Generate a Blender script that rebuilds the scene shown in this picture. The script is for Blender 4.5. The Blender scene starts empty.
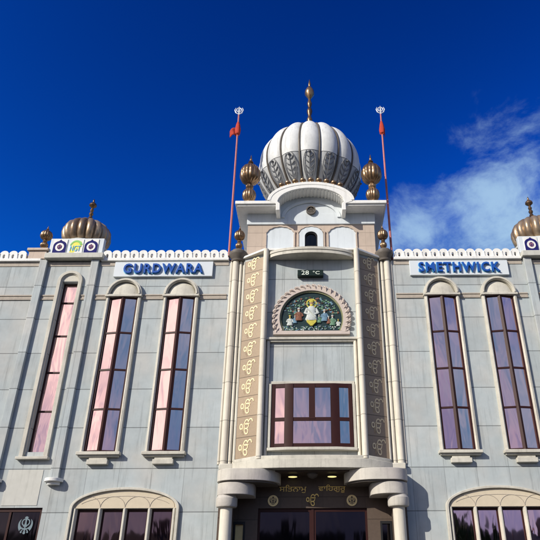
import bpy, bmesh, math, random
from mathutils import Vector, Matrix
R = math.radians
PI = math.pi
random.seed(7)
sc = bpy.context.scene
COL = sc.collection

# ------------------------------------------------------------------ camera
F, DIST, EYE = 607.0, 18.0, 1.6
TILT = math.atan(F / 1107.0)
cam = bpy.data.cameras.new('camera')
cam.sensor_width = 36; cam.lens = F / 540 * 36
cam.shift_x = -(311.3 - 270) / 540
cam.clip_end = 3000
co = bpy.data.objects.new('camera', cam)
COL.objects.link(co)
co.location = (0, -DIST, EYE)
co.rotation_euler = (Matrix.Rotation(PI / 2 + TILT, 3, 'X') @ Matrix.Rotation(R(-0.3), 3, 'Z')).to_euler()
sc.camera = co

# ------------------------------------------------------------------ sun and sky
AZ, EL = 46.0, 29.0
sd = Vector((-math.sin(R(AZ)) * math.cos(R(EL)), -math.cos(R(AZ)) * math.cos(R(EL)), math.sin(R(EL))))
sun = bpy.data.lights.new('sun', 'SUN')
sun.energy = 5.0; sun.angle = R(0.5); sun.color = (1.0, 0.93, 0.82)
so = bpy.data.objects.new('sun', sun); COL.objects.link(so)
so.rotation_euler = sd.to_track_quat('Z', 'Y').to_euler()
so.location = sd * 60

W = bpy.data.worlds.new('World'); sc.world = W; W.use_nodes = True
nt = W.node_tree; nt.nodes.clear()
def N(tree, typ, **kw):
    n = tree.nodes.new(typ)
    for k, v in kw.items():
        if k == 'inp':
            for a, b in v.items(): n.inputs[a].default_value = b
        else: setattr(n, k, v)
    return n
def L(tree, a, b): tree.links.new(a, b)
sky = N(nt, 'ShaderNodeTexSky', sky_type='NISHITA')
sky.sun_disc = False; sky.sun_elevation = R(EL); sky.sun_rotation = R(180 + AZ)
sky.altitude = 300; sky.air_density = 1.1; sky.dust_density = 1.3; sky.ozone_density = 3.0
hs = N(nt, 'ShaderNodeHueSaturation', inp={'Hue': 0.504, 'Saturation': 1.3, 'Value': 1.0})
gm = N(nt, 'ShaderNodeGamma', inp={'Gamma': 2.3})
L(nt, sky.outputs[0], hs.inputs['Color']); L(nt, hs.outputs[0], gm.inputs['Color'])
tn = N(nt, 'ShaderNodeMixRGB', blend_type='MULTIPLY', inp={'Fac': 1.0}); tn.inputs['Color2'].default_value = (.30, .86, .66, 1)
L(nt, gm.outputs[0], tn.inputs['Color1'])
tc = N(nt, 'ShaderNodeTexCoord')
def cloud_mask(center, lo, hi):
    c = Vector(center).normalized()
    d = N(nt, 'ShaderNodeVectorMath', operation='DOT_PRODUCT')
    d.inputs[1].default_value = c
    L(nt, tc.outputs['Generated'], d.inputs[0])
    m = N(nt, 'ShaderNodeMapRange', interpolation_type='SMOOTHSTEP', inp={'From Min': lo, 'From Max': hi})
    L(nt, d.outputs['Value'], m.inputs['Value'])
    return m.outputs[0]
def mth(op, a, b):
    n = N(nt, 'ShaderNodeMath', operation=op)
    for i, v in enumerate((a, b)):
        if isinstance(v, (int, float)): n.inputs[i].default_value = v
        else: L(nt, v, n.inputs[i])
    return n.outputs[0]
m1 = cloud_mask((.345, .80, .50), .966, .9995)
m1b = cloud_mask((.20, .86, .47), .982, .9995)
m2 = cloud_mask((-.5, -.8, .45), .45, .95)
m3 = cloud_mask((.6, -.8, .3), .75, .98)  # this and the mask above: unseen clouds, placed for the window reflections
mp = N(nt, 'ShaderNodeMapping'); mp.inputs['Scale'].default_value = (1, 1, 1.5)
mp.inputs['Rotation'].default_value = (0, R(35), R(20))
L(nt, tc.outputs['Generated'], mp.inputs[0])
n1 = N(nt, 'ShaderNodeTexNoise', inp={'Scale': 8.0, 'Detail': 14.0, 'Roughness': .62, 'Distortion': .3})
L(nt, mp.outputs[0], n1.inputs['Vector'])
masks = mth('MAXIMUM', mth('MAXIMUM', mth('MULTIPLY', m1, .95), mth('MULTIPLY', m1b, .85)), mth('MAXIMUM', mth('MULTIPLY', m2, .35), mth('MULTIPLY', m3, .45)))
veil = mth('MAXIMUM', cloud_mask((-.68, -.64, .36), .80, .985), mth('MULTIPLY', cloud_mask((-.35, -.88, .30), .30, .97), .16))  # unseen haze behind the viewer, added to brighten and tint window reflections
veil = mth('MAXIMUM', veil, mth('MULTIPLY', cloud_mask((.70, -.64, .30), .30, .97), .17))
thr = mth('ADD', n1.outputs['Fac'], mth('MULTIPLY', masks, .33))
cm = N(nt, 'ShaderNodeMapRange', interpolation_type='SMOOTHSTEP', inp={'From Min': .61, 'From Max': .98})
L(nt, thr, cm.inputs['Value'])
cfac = mth('MULTIPLY', mth('MULTIPLY', cm.outputs[0], mth('POWER', masks, .6)), .95)
mix = N(nt, 'ShaderNodeMixRGB')
mix.inputs['Color2'].default_value = (6.4, 9.8, 13.6, 1)
L(nt, cfac, mix.inputs['Fac']); ck = N(nt, 'ShaderNodeMixRGB', blend_type='DARKEN', inp={'Fac': 1.0}); ck.inputs['Color2'].default_value = (3.0, 3.9, 8.6, 1)
L(nt, tn.outputs[0], ck.inputs['Color1']); L(nt, ck.outputs[0], mix.inputs['Color1'])
bg = N(nt, 'ShaderNodeBackground', inp={'Strength': 0.06})
n2 = N(nt, 'ShaderNodeTexNoise', inp={'Scale': 7.0, 'Detail': 9.0, 'Roughness': .62})
L(nt, tc.outputs['Generated'], n2.inputs['Vector'])
vn = N(nt, 'ShaderNodeMapRange', inp={'From Min': .36, 'From Max': .64, 'To Min': .30, 'To Max': 1.30}); L(nt, n2.outputs['Fac'], vn.inputs['Value'])
vx = N(nt, 'ShaderNodeMixRGB'); vx.inputs['Color2'].default_value = (27.0, 24.0, 22.5, 1)
L(nt, mth('MULTIPLY', veil, vn.outputs[0]), vx.inputs['Fac']); L(nt, mix.outputs[0], vx.inputs['Color1'])
L(nt, vx.outputs[0], bg.inputs['Color'])
wo = N(nt, 'ShaderNodeOutputWorld'); L(nt, bg.outputs[0], wo.inputs['Surface'])
sc.view_settings.view_transform = 'Standard'; sc.view_settings.look = 'None'
sc.view_settings.gamma = 1; sc.view_settings.exposure = 0.0

# ------------------------------------------------------------------ materials
def mat(name, color, rough=.7, metal=0.0, var=.12, scale=3.0, bump=0.0, bscale=30.0, spec=.22,
        joints=None, streak=0.0, emit=None, tint=None):
    m = bpy.data.materials.new(name); m.use_nodes = True
    t = m.node_tree; b = t.nodes['Principled BSDF']
    b.inputs['Roughness'].default_value = rough; b.inputs['Metallic'].default_value = metal
    b.inputs['Specular IOR Level'].default_value = spec
    g = N(t, 'ShaderNodeNewGeometry')
    pos = g.outputs['Position']
    def M(op, a, b2=0.0, c=None):
        n = N(t, 'ShaderNodeMath', operation=op)
        for i, v in enumerate((a, b2, c)):
            if v is None: continue
            if isinstance(v, (int, float)): n.inputs[i].default_value = v
            else: L(t, v, n.inputs[i])
        return n.outputs[0]
    no = N(t, 'ShaderNodeTexNoise', inp={'Scale': scale, 'Detail': 6.0, 'Roughness': .65})
    L(t, pos, no.inputs['Vector'])
    val = M('MULTIPLY_ADD', no.outputs['Fac'], 2 * var, 1 - var)
    height = None
    if bump:
        nb = N(t, 'ShaderNodeTexNoise', inp={'Scale': bscale, 'Detail': 5.0})
        L(t, pos, nb.inputs['Vector']); height = nb.outputs['Fac']
    if streak:
        mpp = N(t, 'ShaderNodeMapping'); mpp.inputs['Scale'].default_value = (5, 5, .35)
        L(t, pos, mpp.inputs[0])
        ns = N(t, 'ShaderNodeTexNoise', inp={'Scale': 1.6, 'Detail': 5.0, 'Roughness': .7})
        L(t, mpp.outputs[0], ns.inputs['Vector'])
        mr = N(t, 'ShaderNodeMapRange', inp={'From Min': .52, 'From Max': .78, 'To Min': 1.0, 'To Max': 1 - streak})
        L(t, ns.outputs['Fac'], mr.inputs['Value'])
        val = M('MULTIPLY', val, mr.outputs[0])
    if joints:
        (jx, ox), (jz, oz), dark = joints
        sp = N(t, 'ShaderNodeSeparateXYZ'); L(t, pos, sp.inputs[0])
        def line(v, step, off, wd):
            f = M('FRACT', M('DIVIDE', M('SUBTRACT', v, off), step))
            d = M('MULTIPLY', M('MINIMUM', f, M('SUBTRACT', 1.0, f)), step)
            mr = N(t, 'ShaderNodeMapRange', interpolation_type='SMOOTHSTEP', inp={'From Min': wd * .4, 'From Max': wd, 'To Min': 1.0, 'To Max': 0.0})
            L(t, d, mr.inputs['Value']); return mr.outputs[0]
        lz = line(sp.outputs[2], jz, oz, .016)
        lx = M('MULTIPLY', line(sp.outputs[0], jx, ox, .012), .5)
        ln = M('MAXIMUM', lz, lx)
        cx = M('FLOOR', M('DIVIDE', M('SUBTRACT', sp.outputs[0], ox), jx))
        cz = M('FLOOR', M('DIVIDE', M('SUBTRACT', sp.outputs[2], oz), jz))
        cb = N(t, 'ShaderNodeCombineXYZ'); L(t, cx, cb.inputs[0]); L(t, cz, cb.inputs[1])
        wn = N(t, 'ShaderNodeTexWhiteNoise', noise_dimensions='3D'); L(t, cb.outputs[0], wn.inputs['Vector'])
        val = M('MULTIPLY', val, M('MULTIPLY_ADD', wn.outputs['Value'], .15, .925))
        val = M('MULTIPLY', val, M('SUBTRACT', 1.0, M('MULTIPLY', ln, dark)))
        height = M('SUBTRACT', M('MULTIPLY', height, .25) if height else 0.0, ln)
    mx = N(t, 'ShaderNodeMixRGB', blend_type='MULTIPLY'); mx.inputs['Fac'].default_value = 1
    mx.inputs['Color1'].default_value = (*color, 1)
    if tint:   # a second tone in patches
        n2 = N(t, 'ShaderNodeTexNoise', inp={'Scale': .9, 'Detail': 4.0})
        L(t, pos, n2.inputs['Vector'])
        r2 = N(t, 'ShaderNodeMapRange', inp={'From Min': .42, 'From Max': .68}); L(t, n2.outputs['Fac'], r2.inputs['Value'])
        m2_ = N(t, 'ShaderNodeMixRGB'); m2_.inputs['Color1'].default_value = (*color, 1); m2_.inputs['Color2'].default_value = (*tint, 1)
        L(t, r2.outputs[0], m2_.inputs['Fac']); L(t, m2_.outputs[0], mx.inputs['Color1'])
    L(t, val, mx.inputs['Color2']); L(t, mx.outputs[0], b.inputs['Base Color'])
    if height is not None:
        bp = N(t, 'ShaderNodeBump', inp={'Strength': bump if bump else .5, 'Distance': .012})
        L(t, height, bp.inputs['Height']); L(t, bp.outputs[0], b.inputs['Normal'])
    if emit:
        b.inputs['Emission Color'].default_value = (*emit[0], 1); b.inputs['Emission Strength'].default_value = emit[1]
    return m

SZ0, SZS = 5.52, .606      # lowest carved symbol and the spacing of the courses
M_WALL = mat('grey_render_panels', (.375, .418, .428), .75, var=.20, scale=2.6, bump=.35, bscale=25, joints=((.93, .06), (1.175, .30), .60), streak=.36, tint=(.43, .44, .425))
M_CREAM = mat('cream_stone', (.545, .525, .455), .7, var=.24, scale=5, bump=.3, streak=.3, tint=(.46, .44, .38))
M_COLC = mat('cream_column', (.62, .58, .49), .6, var=.14, scale=4, bump=.25, joints=((50, 0), (1.17, .5), .5), streak=.3)
M_WHITE = mat('white_paint', (.74, .74, .71), .6, var=.10, scale=4, bump=.2, streak=.25)
M_FRIEZE = mat('pale_blue_paint', (.58, .63, .66), .65, var=.08, scale=3, bump=.2, streak=.2)
M_TAN = mat('tan_stone', (.48, .395, .325), .7, var=.12, scale=5, bump=.3, joints=((.6, .1), (.55, .3), .25), streak=.15)
M_BAND = mat('tan_moulding', (.40, .355, .30), .75, var=.2, scale=8, bump=.4, streak=.2)
M_GRAN = mat('tan_granite', (.32, .245, .17), .5, var=.22, scale=22, bump=.1, joints=((40, 20), (SZS, SZ0 + SZS / 2), .6))
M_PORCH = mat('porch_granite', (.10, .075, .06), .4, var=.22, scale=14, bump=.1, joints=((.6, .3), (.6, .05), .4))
M_GOLD = mat('gold_paint', (.80, .62, .30), .38, .35, var=.15, scale=8)
M_PALEGOLD = mat('pale_gold_relief', (.76, .62, .38), .5, .1, var=.1, scale=8)
M_BRONZE = mat('weathered_gilt', (.32, .205, .115), .30, .75, var=.5, scale=6, bump=.3, bscale=15, tint=(.13, .08, .05))
M_FRAME = mat('dark_red_frame', (.032, .009, .008), .5, var=.2, scale=6)
M_DARK = mat('black_metal', (.02, .02, .022), .4)
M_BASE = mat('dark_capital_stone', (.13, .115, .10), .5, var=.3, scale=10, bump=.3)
M_SLAB = mat('porch_slab_stone', (.52, .495, .44), .6, var=.2, scale=5, bump=.25, streak=.3, tint=(.42, .39, .37))
M_DOMEW = mat('white_dome_paint', (.62, .635, .63), .5, var=.22, scale=3, bump=.3, bscale=9, streak=.45)
M_DOMEG = mat('grey_dome_band', (.43, .445, .45), .5, var=.3, scale=5, bump=.5, bscale=12)
M_LEAF = mat('carved_leaf', (.16, .165, .175), .5, var=.3, scale=8, bump=.3)
M_BLUE = mat('blue_letter', (.015, .08, .36), .35, var=.08)
M_BLUEL = mat('light_blue_rim', (.10, .42, .70), .4, var=.08)
M_EBLUE = mat('emblem_blue', (.012, .012, .12), .8, var=.1)
M_EYEL = mat('emblem_yellow', (.75, .68, .10), .5, var=.1)
M_EGRN = mat('emblem_green', (.22, .50, .12), .5, var=.1)
M_PINK = mat('emblem_pink', (.65, .30, .32), .5, var=.1)
M_ROSE = mat('pink_scallop', (.52, .45, .40), .7, var=.12, scale=6, bump=.3)
M_POLE = mat('faded_saffron_cloth', (.46, .17, .17), .7, var=.25, scale=6)
M_RED = mat('red_cloth', (.42, .05, .03), .8, var=.25, scale=9)
M_STEEL = mat('white_steel', (.70, .72, .74), .35, .2, var=.1)
M_PALE = mat('pale_stone', (.50, .50, .45), .7, var=.2, scale=4, bump=.25, streak=.3)
M_LINT = mat('bright_gold_leaf', (.95, .70, .24), .4, .0)
M_LED = mat('pale_digits', (.75, .82, .72), .5)
M_PLAQ = mat('green_black_display', (.012, .022, .018), .35)
M_NIGHT = mat('lunette_ground', (.014, .032, .036), .5, var=.4, scale=9)
M_SKIN = mat('figure_tan', (.30, .19, .12), .6)
M_FWHITE = mat('figure_white', (.48, .52, .50), .8, var=.55, scale=28)
M_FYEL = mat('figure_yellow', (.50, .44, .08), .8, var=.55, scale=28)
M_FBLUE = mat('figure_blue', (.14, .24, .33), .8, var=.55, scale=28)
M_FGRN = mat('figure_green', (.13, .24, .16), .8, var=.55, scale=28)
M_FRED = mat('figure_red', (.20, .09, .06), .8, var=.55, scale=28)
M_LAMP = mat('lit_downlight', (.9, .8, .4), .4, emit=((1.0, .85, .35), 1.1))
M_ROAD = mat('asphalt', (.05, .05, .052), .85, var=.2, scale=4, bump=.4, bscale=60)
M_PAVE = mat('paving', (.085, .082, .08), .8, var=.15, scale=4, bump=.3, joints=((.6, 0), (9, 0), .3))
M_EARTH = mat('far_ground', (.10, .11, .06), .9, var=.3, scale=.2)
M_PAINT = mat('road_paint', (.7, .7, .68), .6)
M_BRICK = mat('red_brick', (.20, .075, .05), .8, var=.25, scale=6)
M_TILE = mat('roof_tile', (.06, .055, .06), .7, var=.25, scale=6)
M_APRON = mat('beige_apron_stone', (.50, .50, .46), .75, var=.14, scale=4, streak=.25)
M_BARK = mat('bark', (.10, .07, .05), .9, var=.3)
M_GREEN = mat('foliage', (.035, .06, .02), .8, var=.4, scale=1.5)

def glass(name, col, rough=.03, wav=.25):
    m = bpy.data.materials.new(name); m.use_nodes = True; t = m.node_tree
    b = t.nodes['Principled BSDF']
    b.inputs['Base Color'].default_value = (*col, 1); b.inputs['Metallic'].default_value = 1
    b.inputs['Roughness'].default_value = rough
    g = N(t, 'ShaderNodeNewGeometry')
    mpp = N(t, 'ShaderNodeMapping'); mpp.inputs['Scale'].default_value = (1.8, 1.8, .5)
    L(t, g.outputs['Position'], mpp.inputs[0])
    n = N(t, 'ShaderNodeTexNoise', inp={'Scale': 1.3, 'Detail': 2.0, 'Distortion': .6})
    L(t, mpp.outputs[0], n.inputs['Vector'])
    bp = N(t, 'ShaderNodeBump', inp={'Strength': wav, 'Distance': .05})
    L(t, n.outputs['Fac'], bp.inputs['Height']); L(t, bp.outputs[0], b.inputs['Normal'])
    return m
M_GLASS = glass('bronze_mirror_glass', (.82, .56, .54), .035, .22)
M_DGLASS = glass('dark_tinted_glass', (.24, .15, .14), .04, .10)
M_DOORG = glass('dark_door_glass', (.035, .03, .035), .05, .08)

# ------------------------------------------------------------------ mesh builder
class MB:
    def __init__(s): s.v = []; s.f = []
    def add(s, vs, fs):
        o = len(s.v); s.v += [tuple(v) for v in vs]; s.f += [tuple(i + o for i in f) for f in fs]; return s
    def box(s, x0, x1, y0, y1, z0, z1):
        vs = [(x, y, z) for z in (z0, z1) for y in (y0, y1) for x in (x0, x1)]
        return s.add(vs, [(0, 2, 3, 1), (4, 5, 7, 6), (0, 1, 5, 4), (2, 6, 7, 3), (0, 4, 6, 2), (1, 3, 7, 5)])
    def prism_y(s, pts, y0, y1):          # outline in X,Z
        n = len(pts)
        vs = [(x, y0, z) for x, z in pts] + [(x, y1, z) for x, z in pts]
        fs = [tuple(range(n)), tuple(range(2 * n - 1, n - 1, -1))] + [(i, i + n, (i + 1) % n + n, (i + 1) % n) for i in range(n)]
        return s.add(vs, fs)
    def prism_z(s, pts, z0, z1):          # outline in X,Y
        n = len(pts)
        vs = [(x, y, z0) for x, y in pts] + [(x, y, z1) for x, y in pts]
        fs = [tuple(range(n)), tuple(range(2 * n - 1, n - 1, -1))] + [(i, i + n, (i + 1) % n + n, (i + 1) % n) for i in range(n)]
        return s.add(vs, fs)
    def ring_y(s, outer, inner, y0, y1, closed=False):   # band between two polylines in X,Z
        n = len(outer)
        vs = [(x, y0, z) for x, z in outer] + [(x, y0, z) for x, z in inner] + [(x, y1, z) for x, z in outer] + [(x, y1, z) for x, z in inner]
        fs = []
        rng = range(n) if closed else range(n - 1)
        for i in rng:
            j = (i + 1) % n
            fs += [(i, j, n + j, n + i), (2 * n + i, 3 * n + i, 3 * n + j, 2 * n + j), (i, 2 * n + i, 2 * n + j, j), (n + i, n + j, 3 * n + j, 3 * n + i)]
        if not closed:
            fs += [(0, n, 3 * n, 2 * n), (n - 1, 3 * n - 1, 4 * n - 1, 2 * n - 1)]
        return s.add(vs, fs)
    def tube(s, path, r, k=8, closed=False):
        P = [Vector(p) for p in path]; n = len(P)
        rr = r if isinstance(r, (list, tuple)) else [r] * n
        vs = []; up = None
        for i, p in enumerate(P):
            a = P[(i - 1) % n] if (i or closed) else P[0]; b = P[(i + 1) % n] if (i < n - 1 or closed) else P[-1]
            d = (b - a).normalized()
            if up is None:
                up = d.orthogonal().normalized()
            u = (up - d * up.dot(d)); u = u.normalized() if u.length > 1e-5 else d.orthogonal().normalized()
            up = u; w = d.cross(u)
            for j in range(k):
                t = 2 * PI * j / k
                vs.append(p + (u * math.cos(t) + w * math.sin(t)) * rr[i])
        fs = []
        for i in range(n if closed else n - 1):
            i2 = (i + 1) % n
            for j in range(k):
                fs.append((i * k + j, i * k + (j + 1) % k, i2 * k + (j + 1) % k, i2 * k + j))
        if not closed: fs += [tuple(range(k - 1, -1, -1)), tuple(range((n - 1) * k, n * k))]
        return s.add(vs, fs)
    def lathe(s, prof, c, k=24, lobes=0, amp=0.0, phase=0.0):   # prof: (r, z)
        vs = []; n = len(prof)
        for r, z in prof:
            for j in range(k):
                t = 2 * PI * j / k
                q = r
                if lobes:
                    q = r * (1 - amp + amp * abs(math.cos((t - phase) * lobes / 2)) ** .7)
                vs.append((c[0] + q * math.cos(t), c[1] + q * math.sin(t), c[2] + z))
        fs = [(i * k + j, i * k + (j + 1) % k, (i + 1) * k + (j + 1) % k, (i + 1) * k + j) for i in range(n - 1) for j in range(k)]
        fs += [tuple(range(k - 1, -1, -1)), tuple(range((n - 1) * k, n * k))]
        return s.add(vs, fs)
    def ell(s, c, rx, ry, rz, k=12, m=8):
        pr = [(math.sin(PI * i / m), -math.cos(PI * i / m)) for i in range(m + 1)]
        vs = []
        for r, z in pr:
            for j in range(k):
                t = 2 * PI * j / k
                vs.append((c[0] + rx * max(r, .01) * math.cos(t), c[1] + ry * max(r, .01) * math.sin(t), c[2] + rz * z))
        fs = [(i * k + j, i * k + (j + 1) % k, (i + 1) * k + (j + 1) % k, (i + 1) * k + j) for i in range(m) for j in range(k)]
        return s.add(vs, fs)
    def build(s, name, m, parent=None, loc=(0, 0, 0), bevel=0.0, smooth=35):
        me = bpy.data.meshes.new(name); me.from_pydata(s.v, [], s.f)
        bm = bmesh.new(); bm.from_mesh(me); bmesh.ops.recalc_face_normals(bm, faces=bm.faces); bm.to_mesh(me); bm.free()
        me.materials.append(m)
        if smooth:
            for p in me.polygons: p.use_smooth = True
            me.set_sharp_from_angle(angle=R(smooth))
        o = bpy.data.objects.new(name, me); COL.objects.link(o); o.location = loc
        if parent: o.parent = parent
        if bevel:
            b = o.modifiers.new('bevel', 'BEVEL'); b.width = bevel; b.segments = 2; b.limit_method = 'ANGLE'; b.angle_limit = R(40)
        return o

def empty(name, loc=(0, 0, 0), label=None, cat=None, group=None):
    o = bpy.data.objects.new(name, None); COL.objects.link(o); o.location = loc; o.empty_display_size = .3
    tag(o, label, cat, group); return o
def tag(o, label=None, cat=None, group=None, kind=None):
    if label: o['label'] = label
    if cat: o['category'] = cat
    if group: o['group'] = group
    if kind: o['kind'] = kind
    return o
def arc(cx, cz, a, b, t0=0, t1=180, n=24):
    return [(cx + a * math.cos(R(t0 + (t1 - t0) * i / n)), cz + b * math.sin(R(t0 + (t1 - t0) * i / n))) for i in range(n + 1)]
def text_mesh(name, body, size, m, parent, loc, rot=(PI / 2, 0, 0), extrude=.02, offset=0.0, width=None, height=None, shear=0, sp=1.0):
    cu = bpy.data.curves.new(name, 'FONT'); cu.body = body; cu.size = size; cu.extrude = extrude; cu.offset = offset
    cu.space_character = sp; cu.align_x = 'CENTER'; cu.align_y = 'CENTER'; cu.resolution_u = 3; cu.shear = shear
    tmp = bpy.data.objects.new(name + '_tmp', cu); COL.objects.link(tmp)
    dg = bpy.context.evaluated_depsgraph_get(); dg.update()
    me = bpy.data.meshes.new_from_object(tmp.evaluated_get(dg))
    bpy.data.objects.remove(tmp); bpy.data.curves.remove(cu)
    me.name = name
    if len(me.vertices):
        xs = [v.co.x for v in me.vertices]; ys = [v.co.y for v in me.vertices]
        mx, my = (min(xs) + max(xs)) / 2, (min(ys) + max(ys)) / 2
        sx = width / (max(xs) - min(xs)) if width else 1
        sy = height / (max(ys) - min(ys)) if height else 1
        if width and not height: sy = sx
        if height and not width: sx = sy
        for v in me.vertices:
            v.co.x = (v.co.x - mx) * sx; v.co.y = (v.co.y - my) * sy
    me.materials.clear(); me.materials.append(m)
    o = bpy.data.objects.new(name, me); COL.objects.link(o); o.parent = parent
    o.location = loc; o.rotation_euler = rot
    return o
def dup(o, parent=None, dx=0.0, mirror=False, loc=None):
    c = o.copy(); COL.objects.link(c)
    if parent is not None: c.parent = parent
    if loc is not None: c.location = loc
    else: c.location.x += dx
    for ch in list(o.children):
        d = ch.copy(); COL.objects.link(d); d.parent = c
    return c
def wall_holes(x0, x1, z0, z1, y0, y1, holes):
    xs = sorted({x0, x1} | {h[0] for h in holes} | {h[1] for h in holes}); zs = sorted({z0, z1} | {h[2] for h in holes} | {h[3] for h in holes})
    xs = [x for x in xs if x0 <= x <= x1]; zs = [z for z in zs if z0 <= z <= z1]
    nx, nz = len(xs) - 1, len(zs) - 1
    def solid(i, j):
        if not (0 <= i < nx and 0 <= j < nz): return False
        cx, cz = (xs[i] + xs[i + 1]) / 2, (zs[j] + zs[j + 1]) / 2
        return not any(h[0] < cx < h[1] and h[2] < cz < h[3] for h in holes)
    mb = MB(); idx = {}
    def V(i, j, k):
        if (i, j, k) not in idx: idx[(i, j, k)] = len(mb.v); mb.v.append((xs[i], (y0, y1)[k], zs[j]))
        return idx[(i, j, k)]
    for i in range(nx):
        for j in range(nz):
            if not solid(i, j): continue
            mb.f.append((V(i, j, 0), V(i + 1, j, 0), V(i + 1, j + 1, 0), V(i, j + 1, 0)))
            mb.f.append((V(i, j, 1), V(i, j + 1, 1), V(i + 1, j + 1, 1), V(i + 1, j, 1)))
            if not solid(i - 1, j): mb.f.append((V(i, j, 0), V(i, j + 1, 0), V(i, j + 1, 1), V(i, j, 1)))
            if not solid(i + 1, j): mb.f.append((V(i + 1, j, 0), V(i + 1, j, 1), V(i + 1, j + 1, 1), V(i + 1, j + 1, 0)))
            if not solid(i, j - 1): mb.f.append((V(i, j, 0), V(i, j, 1), V(i + 1, j, 1), V(i + 1, j, 0)))
            if not solid(i, j + 1): mb.f.append((V(i, j + 1, 0), V(i + 1, j + 1, 0), V(i + 1, j + 1, 1), V(i, j + 1, 1)))
    return mb

# ------------------------------------------------------------------ ground
tag(MB().box(-600, 600, -600, 600, -1.2, -.124).build('far_ground', M_EARTH, smooth=0), kind='structure')
tag(MB().box(-160, 160, -28, -9, -.6, -.12).build('road', M_ROAD, smooth=0), kind='structure')
tag(MB().box(-160, 160, -8.85, 40, -.5, 0).build('pavement', M_PAVE, smooth=0), kind='structure')
tag(MB().box(-160, 160, -9, -8.85, -.5, .01).build('kerb', M_CREAM, bevel=.02), kind='structure')
tag(MB().box(-160, 160, -36, -28, -.5, 0).build('pavement_opposite', M_PAVE, smooth=0), kind='structure')
mk = MB()
for i in range(-30, 30):
    mk.box(i * 5, i * 5 + 2, -18.55, -18.45, -.119, -.114)
tag(mk.build('road_marking', M_PAINT, smooth=0), kind='structure')

# ------------------------------------------------------------------ the gurdwara
G = empty('gurdwara', (0, 0, 0), 'pale grey and cream temple front with a big white ribbed dome over its entrance bay', 'temple')
WX = 12.2
TOPZ = 11.82
W1X, W2X, W3X = 8.06, 6.17, 4.285
def holes_for(sx):
    hs_ = []
    for cx, hw, z0, z1 in ((W1X, .27, 5.48, 11.06), (W2X, .46, 5.48, 10.42), (W3X, .46, 5.48, 10.42), (5.22, 1.38, 1.3, 3.92), (8.42, .90, 1.3, 3.96)):
        c = sx * cx; hs_.append((c - hw, c + hw, z0, z1))
    return hs_
for sx in (-1, 1):
    a, b = (-WX, -2.4) if sx < 0 else (2.4, WX)
    wall_holes(a, b, 0, TOPZ, 0, .45, holes_for(sx)).build('wall', M_WALL, G, smooth=0)
# body of the building behind
MB().box(-WX + .01, WX - .01, .46, 15, 0, TOPZ - .02).build('rear_block', M_WALL, G, smooth=0)
MB().box(-2.399, 2.399, .1, .455, 4.9, 12.2).build('central_wall', M_WALL, G, smooth=0)

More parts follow.
